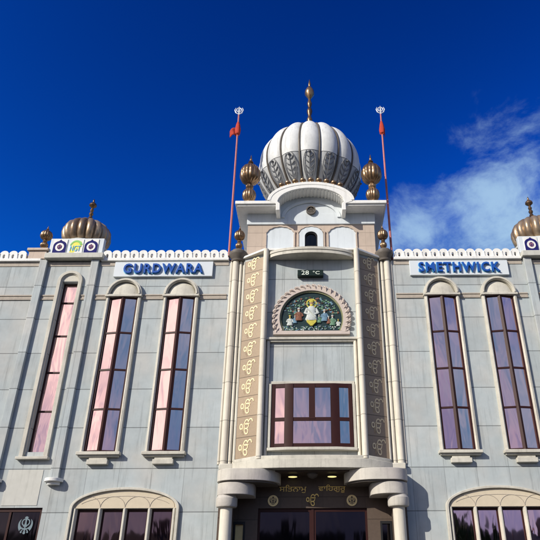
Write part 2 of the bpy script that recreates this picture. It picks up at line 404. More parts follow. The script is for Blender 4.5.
def wing(sx):
    # cornice and tan band
    for (xa, xb) in ((2.8, 7.15), (7.45, 8.93), (9.2, WX)):
        a, b = sorted((sx * xa, sx * xb))
        MB().box(a, b, -.02, -.001, 11.66, 11.80).build('tan_band', M_BAND, G)
    for (xa, xb) in ((2.8, 7.15), (9.2, WX)):
        a, b = sorted((sx * xa, sx * xb))
        MB().box(a, b, -.10, .3, 11.822, 11.93).build('cornice', M_WHITE, G, bevel=.015)
    edges = [2.8, W3X - .6, W3X + .6, W2X - .6, W2X + .6, 7.15, 7.45, W1X - .42, W1X + .42, 8.93, 9.22, WX]
    for i in range(0, len(edges), 2):
        a, b = sorted((sx * edges[i], sx * edges[i + 1]))
        mb = MB(); mb.box(a, b, -.035, -.001, 10.385, 10.435); mb.box(a, b, -.018, -.001, 10.44, 10.515); mb.box(a, b, -.04, -.001, 10.52, 10.57)
        mb.build('band_course', M_BAND, G, bevel=.008)
    # balustrade
    for (xa, xb) in ((2.86, 7.13), (9.75, WX)):
        n = int(round((xb - xa) / .30)); st = (xb - xa) / n
        mb = MB()
        for i in range(n):
            c = sx * (xa + st * (i + .5))
            o_ = [(c - .150, 11.935), (c - .150, 12.13)] + arc(c, 12.15, .138, .105, 180, 0, 8) + [(c + .150, 12.13), (c + .150, 11.935)]
            i_ = [(c - .020, 11.955), (c - .040, 12.0)] + arc(c, 12.05, .042, .065, 180, 0, 8) + [(c + .040, 12.0), (c + .020, 11.955)]
            mb.ring_y(o_, i_, -.05, .03, closed=True)
            mb.prism_y([(c - sx * .15 - .03, 11.935), (c - sx * .15 - .012, 12.10), (c - sx * .15 + .012, 12.10), (c - sx * .15 + .03, 11.935)], -.075, -.045)
            mb.ell((c - sx * .15, -.05, 12.12), .03, .035, .04, 8, 5)
        a, b = sorted((sx * xa, sx * xb))
        bal = mb.build('balustrade', M_WHITE, G)
        MB().box(a, b, .14, .22, 11.93, 12.16).build('hole_backing', M_BAND, bal)  # tan backing added behind the arch holes so they read dark
    # fins with bracket feet
    for (xa, xb) in ((7.20, 7.46), (8.95, 9.20)):
        a, b = sorted((sx * xa, sx * xb)); c = (a + b) / 2
        f = MB().box(a, b, -.12, -.001, 4.72, 11.86).build('pilaster', M_WALL, G, bevel=.012)
        foot = [(c + .26 * math.cos(t), -.02 - .30 * math.sin(t)) for t in [PI * i / 12 for i in range(13)]]
        q = MB().prism_z(foot, 4.63, 4.72)
        q.prism_z([(c + (x - c) * .7, -.02 + (y + .02) * .6) for x, y in foot], 4.55, 4.63)
        q.build('foot', M_WHITE, f, bevel=.008)
    # head beam and emblem box
    a, b = sorted((sx * 7.17, sx * 9.02)); 
    MB().box(a - .02, b + .12 if sx < 0 else b + .02, -.24, .5, 11.865, 12.07).build('head_beam', M_PALE, G, bevel=.02)
    MB().box(a, b, -.05, .14, 12.075, 12.74).build('emblem_box', M_FRIEZE, G, bevel=.015)
    for k, ex in enumerate((7.58, 8.10, 8.66)):
        x = sx * ex
        pn = MB().box(x - .235, x + .235, -.075, -.052, 12.13, 12.69).build('emblem_panel', M_WHITE, G)
        if k != 1:
            on = [(x - .225, 12.14), (x - .225, 12.44)] + [(x + .225 * math.cos(t), 12.44 + .19 * math.sin(t) + (.05 if i == 6 else 0)) for i, t in enumerate([PI - PI * i / 12 for i in range(13)])][1:-1] + [(x + .225, 12.44), (x + .225, 12.14)]
            MB().prism_y(on, -.081, -.0755).build('blue_arch', M_EBLUE, pn, smooth=0)
            MB().prism_y(arc(x, 12.38, .15, .16, 0, 345, 23), -.087, -.0815).build('white_disc', M_WHITE, pn, smooth=0)
            MB().prism_y(arc(x, 12.38, .085, .095, 0, 345, 23), -.091, -.0875).build('pink_disc', M_PINK, pn, smooth=0)
            text_mesh('khanda_symbol', '\u262c', .2, M_EBLUE, pn, (x, -.095, 12.38), extrude=.003, height=.20)
        else:
            MB().prism_y([(x - .2, 12.16), (x - .06, 12.16), (x + .14, 12.30), (x + .2, 12.45), (x + .16, 12.60), (x + .02, 12.64), (x - .12, 12.55)], -.0752, -.0745 - .003).build('yellow_swoosh', M_EYEL, pn, smooth=0)
            MB().ring_y(arc(x, 12.38, .225, .27, 20, 165, 14), arc(x - .02, 12.38, .16, .20, 20, 165, 14), -.084, -.0785).build('green_swoosh', M_EGRN, pn, smooth=0)
            text_mesh('lettering', 'NGT', .2, M_BLUEL, pn, (x - .01, -.088, 12.32), extrude=.004, width=.36, height=.22)
    # small dome
    c = (sx * 8.27, 1.0, 0)
    d = MB().lathe([(.80, 11.9), (.80, 12.78), (.86, 12.80), (.86, 12.87), (.74, 12.92), (.66, 13.02)], c, 40).build('drum', M_PALE, G)
    pr = [(.62, 12.98), (.74, 13.05), (.84, 13.22), (.88, 13.43), (.86, 13.62), (.76, 13.80), (.58, 13.94), (.36, 14.03), (.16, 14.10), (.06, 14.16)]
    dm = MB().lathe(pr, c, 128, lobes=16, amp=.14, phase=PI / 32).build('small_dome', M_SDOME, G)
    spike((c[0], c[1], 14.08), 1.08, .14).build('finial', M_BRONZE, dm)

def spike(c, h, r):   # beaded finial spike, height h, biggest bead radius r
    P = [(.62, 0), (.5, .05), (.3, .1), (.42, .14), (.6, .19), (.42, .24), (.32, .27), (.52, .32), (.60, .36), (.48, .40), (.28, .43), (.44, .47), (.52, .51), (.38, .55), (.24, .60), (.55, .64), (1.0, .70), (.95, .76), (.55, .82), (.2, .86), (.28, .90), (.16, .95), (.03, 1.0)]
    return MB().lathe([(a * r, z * h) for a, z in P], c, 16)
def pot(c, h, r, k=56):
    P = [(.50, 0), (.55, .03), (.34, .06), (.32, .09), (.46, .12), (.62, .17), (.66, .22), (.60, .27), (.40, .31), (.26, .335), (.36, .36), (.38, .38), (.26, .40), (.24, .425), (.50, .445), (.80, .485), (.96, .54), (1.0, .60), (.97, .615), (.99, .63), (.93, .68), (.76, .735), (.50, .775), (.26, .80), (.18, .825), (.26, .845), (.18, .87), (.09, .885), (.13, .91), (.07, .935), (.05, .97), (.01, 1.0)]
    return MB().lathe([(a * r, z * h) for a, z in P], c, k, lobes=14, amp=.10)
M_RIB = mat('dark_gilt_rib', (.115, .10, .085), .5, .2, var=.4, scale=5)
M_SDOME = mat('weathered_gilt_dome', (.44, .34, .23), .34, .6, var=.5, scale=3, bump=.3, bscale=10, tint=(.22, .15, .10))
for sx in (-1, 1): wing(sx)

# pedestals and pots by the outer side of each emblem box
for sx in (-1, 1):
    ped = MB().box(sx * 9.38 - .30, sx * 9.38 + .30, -.06, .5, 11.93, 12.24)
    ped.box(sx * 9.38 - .36, sx * 9.38 + .36, -.12, .56, 12.245, 12.34)
    pp = ped.build('pedestal', M_TAN, G, bevel=.012)
    pot((sx * 9.30, .1, 12.34), 1.02, .21).build('finial', M_BRONZE, pp)
    pot((sx * 9.20, 1.3, 12.3), 1.3, .25).build('finial', M_BRONZE, pp)

# ------------------------------------------------------------------ windows of the wings
def narrow_window(cx):
    fr = MB()
    zs = [5.48, 6.72, 7.95, 9.18, 10.36, 11.06]
    for z in zs: fr.box(-.27, .27, .17, .24, z - .025, z + .025)
    for s in (-1, 1): fr.box(s * .25 - .02, s * .25 + .02, .165, .245, 5.455, 11.085)
    o = fr.build('narrow_window', M_FRAME, G, (cx, 0, 0))
    for i in range(5): MB().box(-.23, .23, .20, .215, zs[i] + .026, zs[i + 1] - .026).build('pane', M_GLASS, o, smooth=0)
    su = MB()
    su.ring_y([(-.42, 5.33)] + [(x, z) for x, z in arc(0, 11.08, .41, .37, 180, 0, 18)] + [(.42, 5.33)],
              [(-.30, 5.33)] + [(x, z) for x, z in arc(0, 11.08, .30, .27, 180, 0, 18)] + [(.30, 5.33)], -.09, .02)
    su.ring_y([(-.36, 5.4)] + [(x, z) for x, z in arc(0, 11.08, .355, .325, 180, 0, 18)] + [(.36, 5.4)],
              [(-.27, 5.4)] + [(x, z) for x, z in arc(0, 11.08, .268, .24, 180, 0, 18)] + [(.27, 5.4)], -.05, .02)
    su.build('surround', M_CREAM, o, bevel=.01)
    MB().prism_y(arc(0, 11.08, .27, .24, 0, 180, 16), -.015, .1).build('tympanum', M_CREAM, o)
    MB().box(-.47, .47, -.17, -.001, 5.25, 5.328).build('sill', M_CREAM, o, bevel=.012)
    return o
def tall_window(cx):
    fr = MB(); A, B, yc, ye = 0, .46, -.09, -.005
    zs = [5.48 + (10.42 - 5.48) * i / 4 for i in range(5)]
    def slab_v(xa, ya, xb, yb, z0, z1, t0, t1):   # plate following a plan line
        d = Vector((xb - xa, yb - ya)).normalized(); n = Vector((d.y, -d.x))
        if n.y > 0: n = -n
        pts = [(xa + n.x * t0, ya + n.y * t0), (xb + n.x * t0, yb + n.y * t0), (xb + n.x * t1, yb + n.y * t1), (xa + n.x * t1, ya + n.y * t1)]
        return pts, z0, z1
    for s in (-1, 1):
        for z in zs:
            p_, a_, b_ = slab_v(0, yc, s * .46, ye, z - .028, z + .028, -.03, .025); fr.prism_z(p_, a_, b_)
        fr.box(s * .435 - .025, s * .435 + .025, ye - .05, ye + .06, 5.455, 10.445)
    fr.prism_z([(-.07, yc - .005), (0, yc - .05), (.07, yc - .005), (.06, yc + .06), (-.06, yc + .06)], 5.453, 10.441)
    o = fr.build('tall_window', M_FRAME, G, (cx, 0, 0))
    for s in (-1, 1):
        for i in range(4):
            p_, a_, b_ = slab_v(s * .05, yc + .014, s * .43, ye - .002, zs[i] + .029, zs[i + 1] - .029, -.012, .004)
            MB().prism_z(p_, a_, b_).build('pane', M_GLASS, o, smooth=0)
    su = MB()
    for s in (-1, 1):
        su.prism_z([(s * .461, -.085), (s * .50, -.12), (s * .565, -.10), (s * .575, .01), (s * .461, .03)], 5.455, 10.44)
    su.build('surround', M_CREAM, o, bevel=.008)
    # head block, hood ring and bulging tympanum
    hd = MB().box(-.60, .60, -.17, .02, 10.442, 10.52)
    hd.ring_y(arc(0, 10.52, .585, .60, 0, 180, 24), arc(0, 10.52, .47, .49, 0, 180, 24), -.15, .02)
    hd.ring_y(arc(0, 10.52, .54, .555, 0, 180, 24), arc(0, 10.52, .49, .51, 0, 180, 24), -.19, .02)
    hd.build('hood', M_CREAM, o, bevel=.008)
    tb = MB(); k, m = 24, 8; vs = []; fs = []
    for i in range(m + 1):
        ph = PI / 2 * i / m
        for j in range(k + 1):
            th = PI * j / k; rr = math.cos(ph) * (1 - .03 * abs(math.sin(4 * th)))
            vs.append((.475 * rr * math.cos(th), -.01 - .13 * math.sin(ph), 10.52 + .495 * rr * math.sin(th)))
    for i in range(m):
        for j in range(k): fs.append((i * (k + 1) + j, i * (k + 1) + j + 1, (i + 1) * (k + 1) + j + 1, (i + 1) * (k + 1) + j))
    tb.add(vs, fs); tb.build('tympanum', M_CREAM, o)
    sl = MB(); sl.box(-.63, .63, -.20, -.001, 5.36, 5.452); sl.box(-.585, .585, -.14, -.001, 5.31, 5.36)
    sl.box(-.30, .30, -.15, -.001, 5.10, 5.235); sl.box(-.26, .26, -.10, -.001, 5.235, 5.31)
    sl.build('sill', M_CREAM, o, bevel=.012)
    return o
w = narrow_window(-W1X); dup(w, G, loc=(W1X, 0, 0))
w = tall_window(-W2X)
for x in (-W3X, W3X, W2X): dup(w, G, loc=(x, 0, 0))

def arched_window(cx):
    fr = MB(); o = None
    pit = .69
    for k in range(4):
        c = -1.5 * pit + k * pit
        fr.ring_y([(c - .315, 1.32), (c - .315, 3.91), (c + .315, 3.91), (c + .315, 1.32)], [(c - .255, 1.38), (c - .255, 3.85), (c + .255, 3.85), (c + .255, 1.38)], .09, .16, closed=True)
    o = fr.build('arched_window', M_FRAME, G, (cx, 0, 0))
    for k in range(4):
        c = -1.5 * pit + k * pit
        MB().box(c - .26, c + .26, .12, .135, 1.37, 3.86).build('pane', M_DGLASS if cx < 0 else M_GLASS, o, smooth=0)
    mu = MB()
    for k in range(5):
        c = -2 * pit + k * pit
        mu.prism_z([(c - .055, .08), (c - .05, .0), (c - .02, -.055), (c + .02, -.055), (c + .05, 0), (c + .055, .08)], 1.3, 3.925)
    mu.build('mullion', M_CREAM, o, bevel=.006)
    oc = arc(0, 3.93, 1.52, .55, 0, 180, 32); ic = arc(0, 3.93, 1.44, .48, 0, 180, 32)
    sr = MB(); sr.ring_y([(1.52, 1.2)] + oc + [(-1.52, 1.2)], [(1.44, 1.2)] + ic + [(-1.44, 1.2)], -.10, .02)
    sr.build('surround', M_CREAM, o, bevel=.01)
    tp = MB().prism_y(arc(0, 3.93, 1.445, .485, 0, 180, 32), -.035, .08).build('tympanum', M_TYMP, o, smooth=0)
    lines = MB()
    for k in range(4):
        c = -1.5 * pit + k * pit
        lines.tube([(x, -.037, z) for x, z in arc(c, 3.94, .345, .30, 4, 176, 14)], .009, 6)
    for c, r in ((-.69, .9), (.69, .9), (0, 1.35)):
        pass
    lines.tube([(x, -.037, z) for x, z in arc(0, 3.94, 1.30, .31, 20, 160, 20)], .007, 6)
    lines.build('incised_arches', M_BAND, tp)
    MB().box(-1.56, 1.56, -.16, -.001, 1.12, 1.198).build('sill', M_CREAM, o, bevel=.012)
    return o
M_TYMP = mat('pale_tan_stone', (.56, .49, .37), .7, var=.12, scale=6, bump=.2)
arched_window(-5.22); arched_window(5.22)
def flat_window(cx):
    fr = MB()
    fr.ring_y([(-.90, 1.3), (-.90, 3.96), (.90, 3.96), (.90, 1.3)], [(-.83, 1.37), (-.83, 3.86), (.83, 3.86), (.83, 1.37)], .06, .16, closed=True)
    fr.box(-.03, .03, .07, .15, 1.37, 3.86)
    o = fr.build('flat_window', M_FRAME, G, (cx, 0, 0))
    for s in (-1, 1): MB().box(min(s * .03, s * .83), max(s * .03, s * .83), .11, .125, 1.37, 3.86).build('pane', M_DOORG, o, smooth=0)
    if cx < 0:
        text_mesh('khanda_symbol', '\u262c', .6, mat('etched_sticker', (.16, .22, .25), .6), o, (.47, .105, 3.52), extrude=.002, width=.40, height=.46)
    MB().box(-.98, .98, -.12, -.001, 1.2, 1.298).build('sill', M_CREAM, o, bevel=.01)
flat_window(-8.42); flat_window(8.42)
for sx in (-1, 1):
    MB().box(sx * 8.2 - .50, sx * 8.2 + .50, -.012, -.001, 4.02, 4.98).build('apron_panel', M_APRON, G, smooth=0)

# ------------------------------------------------------------------ central bay
BF = -.45           # bay front
bay = [(-2.28, .1), (-2.28, -.04), (-1.50, BF), (1.50, BF), (2.28, -.04), (2.28, .1)]
MB().prism_z(bay, 4.9, 11.86).build('bay_wall', M_WALL, G, smooth=0)
def outer_column(sx):
    mb = MB()
    for (dx, y, r) in ((.10, -.035, .105), (-.075, -.015, .052), (.245, .0, .038), (-.185, -.0, .04)):
        mb.lathe([(r, 5.10), (r, 11.80)], (sx * (2.46 + dx), y, 0), 20)
    o = mb.build('clustered_column', M_COLC, G)
    c = (sx * 2.50, .02, 0)
    cp = MB().lathe([(.22, 11.78), (.24, 11.84), (.20, 11.86)], c, 28).lathe([(.21, 11.86), (.30, 12.0), (.32, 12.04), (.32, 12.12), (.26, 12.14), (.22, 12.22), (.18, 12.24)], c, 28)
    cp.build('capital', M_BASE, o)
    bs = MB()
    bs.box(sx * 2.47 - .20, sx * 2.47 + .20, -.17, .1, 4.92, 5.10)
    bs.build('base', M_CREAM, o, bevel=.03)
    pot((c[0], c[1], 12.22), 1.06, .19).build('finial', M_BRONZE, o)
for s in (-1, 1): outer_column(s)
def inner_column(sx):
    mb = MB()
    mb.lathe([(.085, 5.12), (.085, 11.90)], (sx * 1.49, BF - .20, 0), 20)
    mb.box(sx * 1.49 - .085, sx * 1.49 + .085, BF - .20, BF + .06, 5.12, 11.90)
    mb.lathe([(.05, 5.12), (.05, 8.70)], (sx * 1.335, BF - .05, 0), 14)
    mb.build('slender_column', M_COLC, G)
for s in (-1, 1): inner_column(s)
# panels of repeated symbols on the two canted faces
def symbol_panel(sx):
    A = Vector((sx * 2.24, -.055 + .0)); B = Vector((sx * 1.585, BF + .04))
    d = (B - A).normalized(); n = Vector((d.y, -d.x))
    if n.y > 0: n = -n
    off = .022
    P = [A + n * off, B + n * off, B - n * .02, A - n * .02]
    # follow the real canted face
    A2 = Vector((sx * 2.26, -.05)); B2 = Vector((sx * 1.57, BF + .037))
    P = [A2 + n * off, B2 + n * off, B2 - n * .005, A2 - n * .005]
    z0, z1 = 5.14, 11.74
    o = MB().prism_z([tuple(p) for p in P], z0, z1).build('symbol_panel', M_GRAN, G, smooth=0)
    mid = (A2 + B2) / 2 + n * (off + .006)
    ang = math.atan2(n.x, -n.y)
    for k in range(11):
        text_mesh('ik_onkar_symbol', '\u0a74', .4, M_PALEGOLD, o, (mid.x, mid.y, SZ0 + SZS * k), rot=(PI / 2, 0, ang), extrude=.005, offset=0, width=.46, height=.46)
    # border fillets
    fb = MB()
    for q in (A2 + d * .015, B2 - d * .015):
        fb.box(q.x - .018, q.x + .018, q.y + n.y * .04 - .012, q.y + .01, z0, z1)
    fb.build('fillet', M_CREAM, o)
for s in (-1, 1): symbol_panel(s)
# coping over the bay
MB().prism_z([(-2.34, .1), (-2.34, -.10), (-1.55, BF - .22), (1.55, BF - .22), (2.34, -.10), (2.34, .1)], 11.862, 11.94).build('bay_coping', M_WHITE, G, bevel=.01)
# curved canopy
cz0, cz1 = 11.60, 11.78
plan = [(1.42 * math.cos(t), BF - .02 - .50 * math.sin(t)) for t in [PI * i / 32 for i in range(33)]]
cv = MB().prism_z(plan, cz0, cz1)
cv.prism_z([(x * 1.02, BF - .02 + (y - BF + .02) * 1.05) for x, y in plan], cz1 - .06, cz1 + .03)
cv.build('curved_canopy', M_CREAM, G, smooth=30)
# lunette: scalloped frame and recessed relief
LZ, LA, LB = 9.46, 1.0, .96
def lun(a, b, t0=-26, n=40): return [(x, z) for x, z in arc(0, LZ, a, b, t0, 180 - t0, n)]
fr = MB().ring_y(lun(1.15, 1.10), lun(LA, LB), BF - .10, BF)
fr.box(-1.19, 1.19, BF - .13, BF - .001, LZ - .575, LZ - .45)
lf = fr.build('lunette_frame', M_ROSE, G, bevel=.01)
nl = 26
so_ = []; si_ = []
for q in range(nl * 8 + 1):
    u = q / (nl * 8); t = R(-28 + 236 * u); lob = abs(math.sin(PI * ((q / 8) % 1))) ** .6
    so_.append(((1.185 + .075 * lob) * math.cos(t), LZ + (1.13 + .075 * lob) * math.sin(t))); si_.append((1.15 * math.cos(t), LZ + 1.09 * math.sin(t)))
MB().ring_y(so_, si_, BF - .075, BF - .001).build('scalloped_edge', M_ROSE, lf)
cur = MB()
for q in range(nl):
    t0 = -28 + 236 * (q + .1) / nl; t1 = -28 + 236 * (q + 1.0) / nl
    cur.tube([((1.07 + .15 * math.sin(PI * v * .62)) * math.cos(R(t0 + (t1 - t0) * v)), BF - .10 - .03 * math.sin(PI * v), LZ + (1.015 + .15 * math.sin(PI * v * .62)) * math.sin(R(t0 + (t1 - t0) * v))) for v in [w_ / 8 for w_ in range(9)]], [.006, .014, .020, .024, .026, .024, .020, .014, .006], 6)
cur.build('curled_carving', M_ROSE, lf)
pts = lun(1.01, .97)
rec = MB().prism_y(pts, BF - .012, BF - .001).build('lunette_relief', M_NIGHT, G, smooth=0)
MB().ring_y(lun(LA, LB), lun(.955, .915), BF - .05, BF - .005).build('inner_rim', mat('olive_rim', (.22, .23, .13), .5), rec)
def multi(name, parts, parent):
    a = MB(); sl = []
    for i, (m_, mt) in enumerate(parts):
        a.add(m_.v, m_.f); sl += [i] * len(m_.f)
    o = a.build(name, parts[0][1], parent)
    for m_, mt in parts[1:]: o.data.materials.append(mt)
    for p_, i in zip(o.data.polygons, sl): p_.material_index = i
    return o
RM = {'w': M_FWHITE, 'y': M_FYEL, 'b': M_FBLUE, 'g': M_FGRN, 'r': M_FRED}
for x, z, s, c in ((0, LZ + .20, 1.7, 'w'), (-.40, LZ + .10, 1.05, 'r'), (.41, LZ + .06, .95, 'b'), (-.68, LZ - .10, .85, 'w'), (.66, LZ - .10, .85, 'g'), (.24, LZ - .04, .65, 'g'), (.84, LZ - .17, .55, 'w'), (-.52, LZ - .06, .6, 'b'), (.54, LZ - .08, .6, 'r')):
    b_ = MB(); h_ = MB(); t_ = MB(); y = BF - .022
    b_.lathe([(.10 * s, -.16 * s), (.12 * s, -.13 * s), (.095 * s, -.07 * s), (.075 * s, .02 * s), (.085 * s, .09 * s), (.05 * s, .13 * s), (.025 * s, .15 * s)], (0, 0, 0), 14)
    for a in (-1, 1): b_.tube([(a * .075 * s, 0, .09 * s), (a * .12 * s, -.02, .0), (a * .04 * s, -.06 * s, -.04 * s)], [.03 * s, .028 * s, .02 * s], 8)
    b_.v = [(x + vx, y + vy * .4, z + vz) for vx, vy, vz in b_.v]
    h_.ell((x, y - .012, z + .19 * s), .038 * s, .022, .052 * s, 10, 6); t_.ell((x, y - .014, z + .232 * s), .046 * s, .024, .032 * s, 10, 6)
    t_.ell((x, y - .018, z + .150 * s), .030 * s, .02, .045 * s, 8, 5)
    b_.tube([(x - .08 * s, y - .035 * s, z + .08 * s), (x, y - .05 * s, z + .0), (x + .08 * s, y - .05 * s, z - .10 * s)], .012 * s, 6)
    multi('relief_figure', [(b_, RM[c]), (h_, M_SKIN), (t_, M_FWHITE if c != 'w' else M_FYEL)], rec)
MB().prism_y([(-.13, LZ + .0), (-.16, LZ - .12), (-.03, LZ - .26), (.03, LZ - .26), (.16, LZ - .12), (.13, LZ + .0)], BF - .075, BF - .02).build('relief_throne', M_FYEL, rec, bevel=.01)
MB().ring_y(arc(0, LZ + .53, .17, .17, 0, 360, 24), arc(0, LZ + .53, .13, .13, 0, 360, 24), BF - .03, BF - .013).build('relief_halo', M_FYEL, rec)
def scatter(name, m, pts_):
    b_ = MB()
    for (x, z, a, c) in pts_: b_.ell((x, BF - .02, z), a, .014, c, 8, 5)
    b_.build(name, m, rec)
fp = []
for m in (M_FWHITE, M_FGRN, M_FBLUE):
    b_ = MB()
    for _ in range(44): b_.ell((random.uniform(-.93, .93), BF - .02, LZ - .35 + random.uniform(-.05, .09)), random.uniform(.012, .03), .016, random.uniform(.01, .026), 8, 5)
    fp.append((b_, m))
fo = multi('relief_flowers', fp, rec); fo['kind'] = 'stuff'
for m in (M_FGRN, M_FBLUE, M_FRED, M_FGRN):
    q_ = [(R(random.uniform(12, 168)), random.uniform(.45, .9)) for _ in range(46)]
    scatter('relief_leaves', m, [(q * math.cos(t), LZ + .05 + q * .80 * math.sin(t), random.uniform(.012, .05), random.uniform(.01, .04)) for t, q in q_])
scatter('relief_blossom', M_FWHITE, [(q * math.cos(t), LZ + q * .84 * math.sin(t), .016, .014) for t, q in [(R(random.uniform(12, 168)), random.uniform(.55, .9)) for _ in range(16)]])
# ledge under the lunette and moulding round the lower panel
lg = MB().box(-1.42, 1.42, BF - .14, BF - .001, 8.72, 8.80); lg.box(-1.38, 1.38, BF - .09, BF - .001, 8.66, 8.72)
lg.build('ledge', M_CREAM, G, bevel=.012)
MB().box(-1.27, 1.27, BF - .05, BF - .001, 7.32, 7.41).build('window_head', M_CREAM, G, bevel=.01)
# bay window
bw = MB(); Y0, Y1 = BF - .06, BF - .13
zb, zt, ztr = 5.46, 7.30, 6.25
pl = [(-1.19, BF + .0), (-1.17, Y0), (-.66, Y1), (.66, Y1), (1.17, Y0), (1.19, BF + .0)]
def strip(p, q, z0, z1, t0, t1):
    p, q = Vector(p), Vector(q); d = (q - p).normalized(); n = Vector((d.y, -d.x)); 
    if n.y > 0: n = -n
    return [tuple(p + n * t0), tuple(q + n * t0), tuple(q + n * t1), tuple(p + n * t1)]
core = [(-1.19, BF - .002), (-1.17, Y0 + .03), (-.64, Y1 + .03), (.64, Y1 + .03), (1.17, Y0 + .03), (1.19, BF - .002)]
bw.prism_z(core, zb, zt)
segs = [(pl[1], pl[2]), (pl[2], pl[3]), (pl[3], pl[4])]
for p, q in segs:
    for z0, z1 in ((zb - .01, zb + .10), (ztr - .05, ztr + .05), (zt - .11, zt + .01)):
        bw.prism_z(strip(p, q, 0, 0, -.04, .02), z0, z1)
for x, y, hw in ((-1.13, Y0 - .005, .05), (1.13, Y0 - .005, .05)):
    bw.box(x - hw, x + hw, y - .03, y + .05, zb, zt)
for s in (-1, 1):
    bw.prism_z([(s * .80, Y1 + .02), (s * .80, Y1 - .0), (s * .66, Y1 - .035), (s * .55, Y1 - .035), (s * .55, Y1 + .03)], zb, zt)
bw.box(-.09, .09, Y1 - .03, Y1 + .03, ztr, zt)
b_o = bw.build('bay_window', M_FRAME, G)
def pane2(p, q, z0, z1):
    MB().prism_z(strip(p, q, 0, 0, -.025, -.004), z0, z1).build('pane', M_GLASS, b_o, smooth=0)
def lerp(p, q, t): return (p[0] + (q[0] - p[0]) * t, p[1] + (q[1] - p[1]) * t)
for (p, q) in ((pl[1], pl[2]), (pl[3], pl[4])):
    a_, c_ = (.16, .72) if p[0] < 0 else (.28, .84)
    for z0, z1 in ((zb + .10, ztr - .05), (ztr + .05, zt - .11)):
        pane2(lerp(p, q, a_), lerp(p, q, c_), z0, z1)
pane2((-.54, Y1), (.54, Y1), zb + .10, ztr - .05)
pane2((-.54, Y1), (-.09, Y1), ztr + .05, zt - .11); pane2((.09, Y1), (.54, Y1), ztr + .05, zt - .11)
ws = MB().prism_z([(-1.30, BF - .001), (-1.28, BF - .13), (-.70, Y1 - .10), (.70, Y1 - .10), (1.28, BF - .13), (1.30, BF - .001)], 5.36, 5.445)
ws.build('sill', M_CREAM, b_o, bevel=.012)
for s in (-1, 1): MB().box(s * 1.235 - .04, s * 1.235 + .04, BF - .10, BF - .001, 5.45, 7.318).build('jamb', M_CREAM, b_o, bevel=.01)
# curved ledge over the porch
led = [(-2.30, .05), (-2.28, -.18), (-1.60, -.74), (-.9, -.82), (-.3, -.85), (.3, -.85), (.9, -.82), (1.60, -.74), (2.28, -.18), (2.30, .05)]
lb = MB().prism_z(led, 4.845, 5.10)
lb.prism_z([(x * .985, y * .93 + .0) for x, y in led], 5.10, 5.20)
lb.build('porch_ledge', M_SLEDGE if False else M_CREAM, G, bevel=.015)
M_SOFF = M_SLAB

# ------------------------------------------------------------------ entrance porch
def slab_plan(sx, xo, xi, dep, ro, ri):      # straight rear, rounded front corners (outer xo, inner xi)
    pts = [(xo, .1)]
    for i in range(13):
        t = PI / 2 * i / 12; pts.append((xo - ro + ro * math.cos(t), -dep + ro * .9 - ro * .9 * math.sin(t)))
    for i in range(17):
        t = PI / 2 * i / 16; pts.append((xi + ri - ri * math.sin(t), -dep + min(dep, ri * .9) * (1 - math.cos(t))))
    pts.append((xi, .1))
    return [(sx * x, y) for x, y in pts]
for s in (-1, 1):
    a1 = MB().prism_z(slab_plan(s, 2.64, .90, .86, .50, .86), 4.53, 4.84)
    a1.build('porch_slab', M_SLAB, G, bevel=.012)
    MB().prism_z(slab_plan(s, 2.58, .98, .80, .46, .80), 4.49, 4.53).build('shadow_gap', M_BASE, G)  # recessed strip, its shade put into a dark colour
    MB().prism_z(slab_plan(s, 2.62, 1.60, .80, .46, .52), 4.18, 4.49).build('porch_slab', M_SLAB, G, bevel=.012)
    cc = (s * 2.335, -.48, 0)
    co_ = MB().lathe([(.165, 0), (.165, 3.88)], cc, 32).build('porch_column', M_COLC, G)
    MB().lathe([(.16, 3.86), (.27, 3.88), (.29, 3.92), (.29, 4.10), (.26, 4.14), (.25, 4.18)], cc, 32).build('capital', M_SLAB, co_)
    MB().lathe([(.24, 0), (.24, .25), (.18, .30), (.165, .32)], cc, 32).build('base', M_CREAM, co_)
    # side pier between column and wall
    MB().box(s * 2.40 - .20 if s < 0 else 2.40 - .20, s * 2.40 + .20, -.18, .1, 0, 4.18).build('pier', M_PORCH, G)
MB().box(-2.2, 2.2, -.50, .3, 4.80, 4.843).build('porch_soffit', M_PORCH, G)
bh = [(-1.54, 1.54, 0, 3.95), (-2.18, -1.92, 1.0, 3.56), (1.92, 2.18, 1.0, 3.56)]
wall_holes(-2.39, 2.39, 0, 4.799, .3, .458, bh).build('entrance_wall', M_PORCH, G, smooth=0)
for s in (-1, 1):
    x = s * 2.05
    sw = MB().ring_y([(x - .16, .9), (x - .16, 3.6), (x + .16, 3.6), (x + .16, .9)], [(x - .11, 1.0), (x - .11, 3.53), (x + .11, 3.53), (x + .11, 1.0)], .26, .34, closed=True).build('side_light', M_DARK, G)
    MB().box(x - .11, x + .11, .36, .40, 1.0, 3.53).build('pane', M_GOLD if s < 0 else M_DOORG, sw, smooth=0)  # left pane is gold: the sunlit reveal is painted into its colour
# doors
for s in (-1, 1):
    a, b = sorted((s * .03, s * 1.54))
    dr = MB().ring_y([(a, .02), (a, 3.0), (b, 3.0), (b, .02)], [(a + .12, .2), (a + .12, 2.88), (b - .12, 2.88), (b - .12, .2)], .36, .44, closed=True).build('door', M_FRAME, G)
    MB().box(a + .115, b - .115, .39, .41, .195, 2.885).build('pane', M_DOORG, dr, smooth=0)
    MB().tube([(s * .2, .28, 1.0), (s * .2, .28, 1.8)], .02, 8).build('handle', M_STEEL, dr)
    fl = MB().ring_y([(a, 3.03), (a, 3.95), (b, 3.95), (b, 3.03)], [(a + .06, 3.1), (a + .06, 3.86), (b - .06, 3.86), (b - .06, 3.1)], .36, .44, closed=True).build('fanlight', M_FRAME, G)
    MB().box(a + .055, b - .055, .39, .41, 3.095, 3.865).build('pane', M_DOORG, fl, smooth=0)
MB().box(-.035, .035, .34, .45, 0, 3.95).build('door_post', M_FRAME, G)
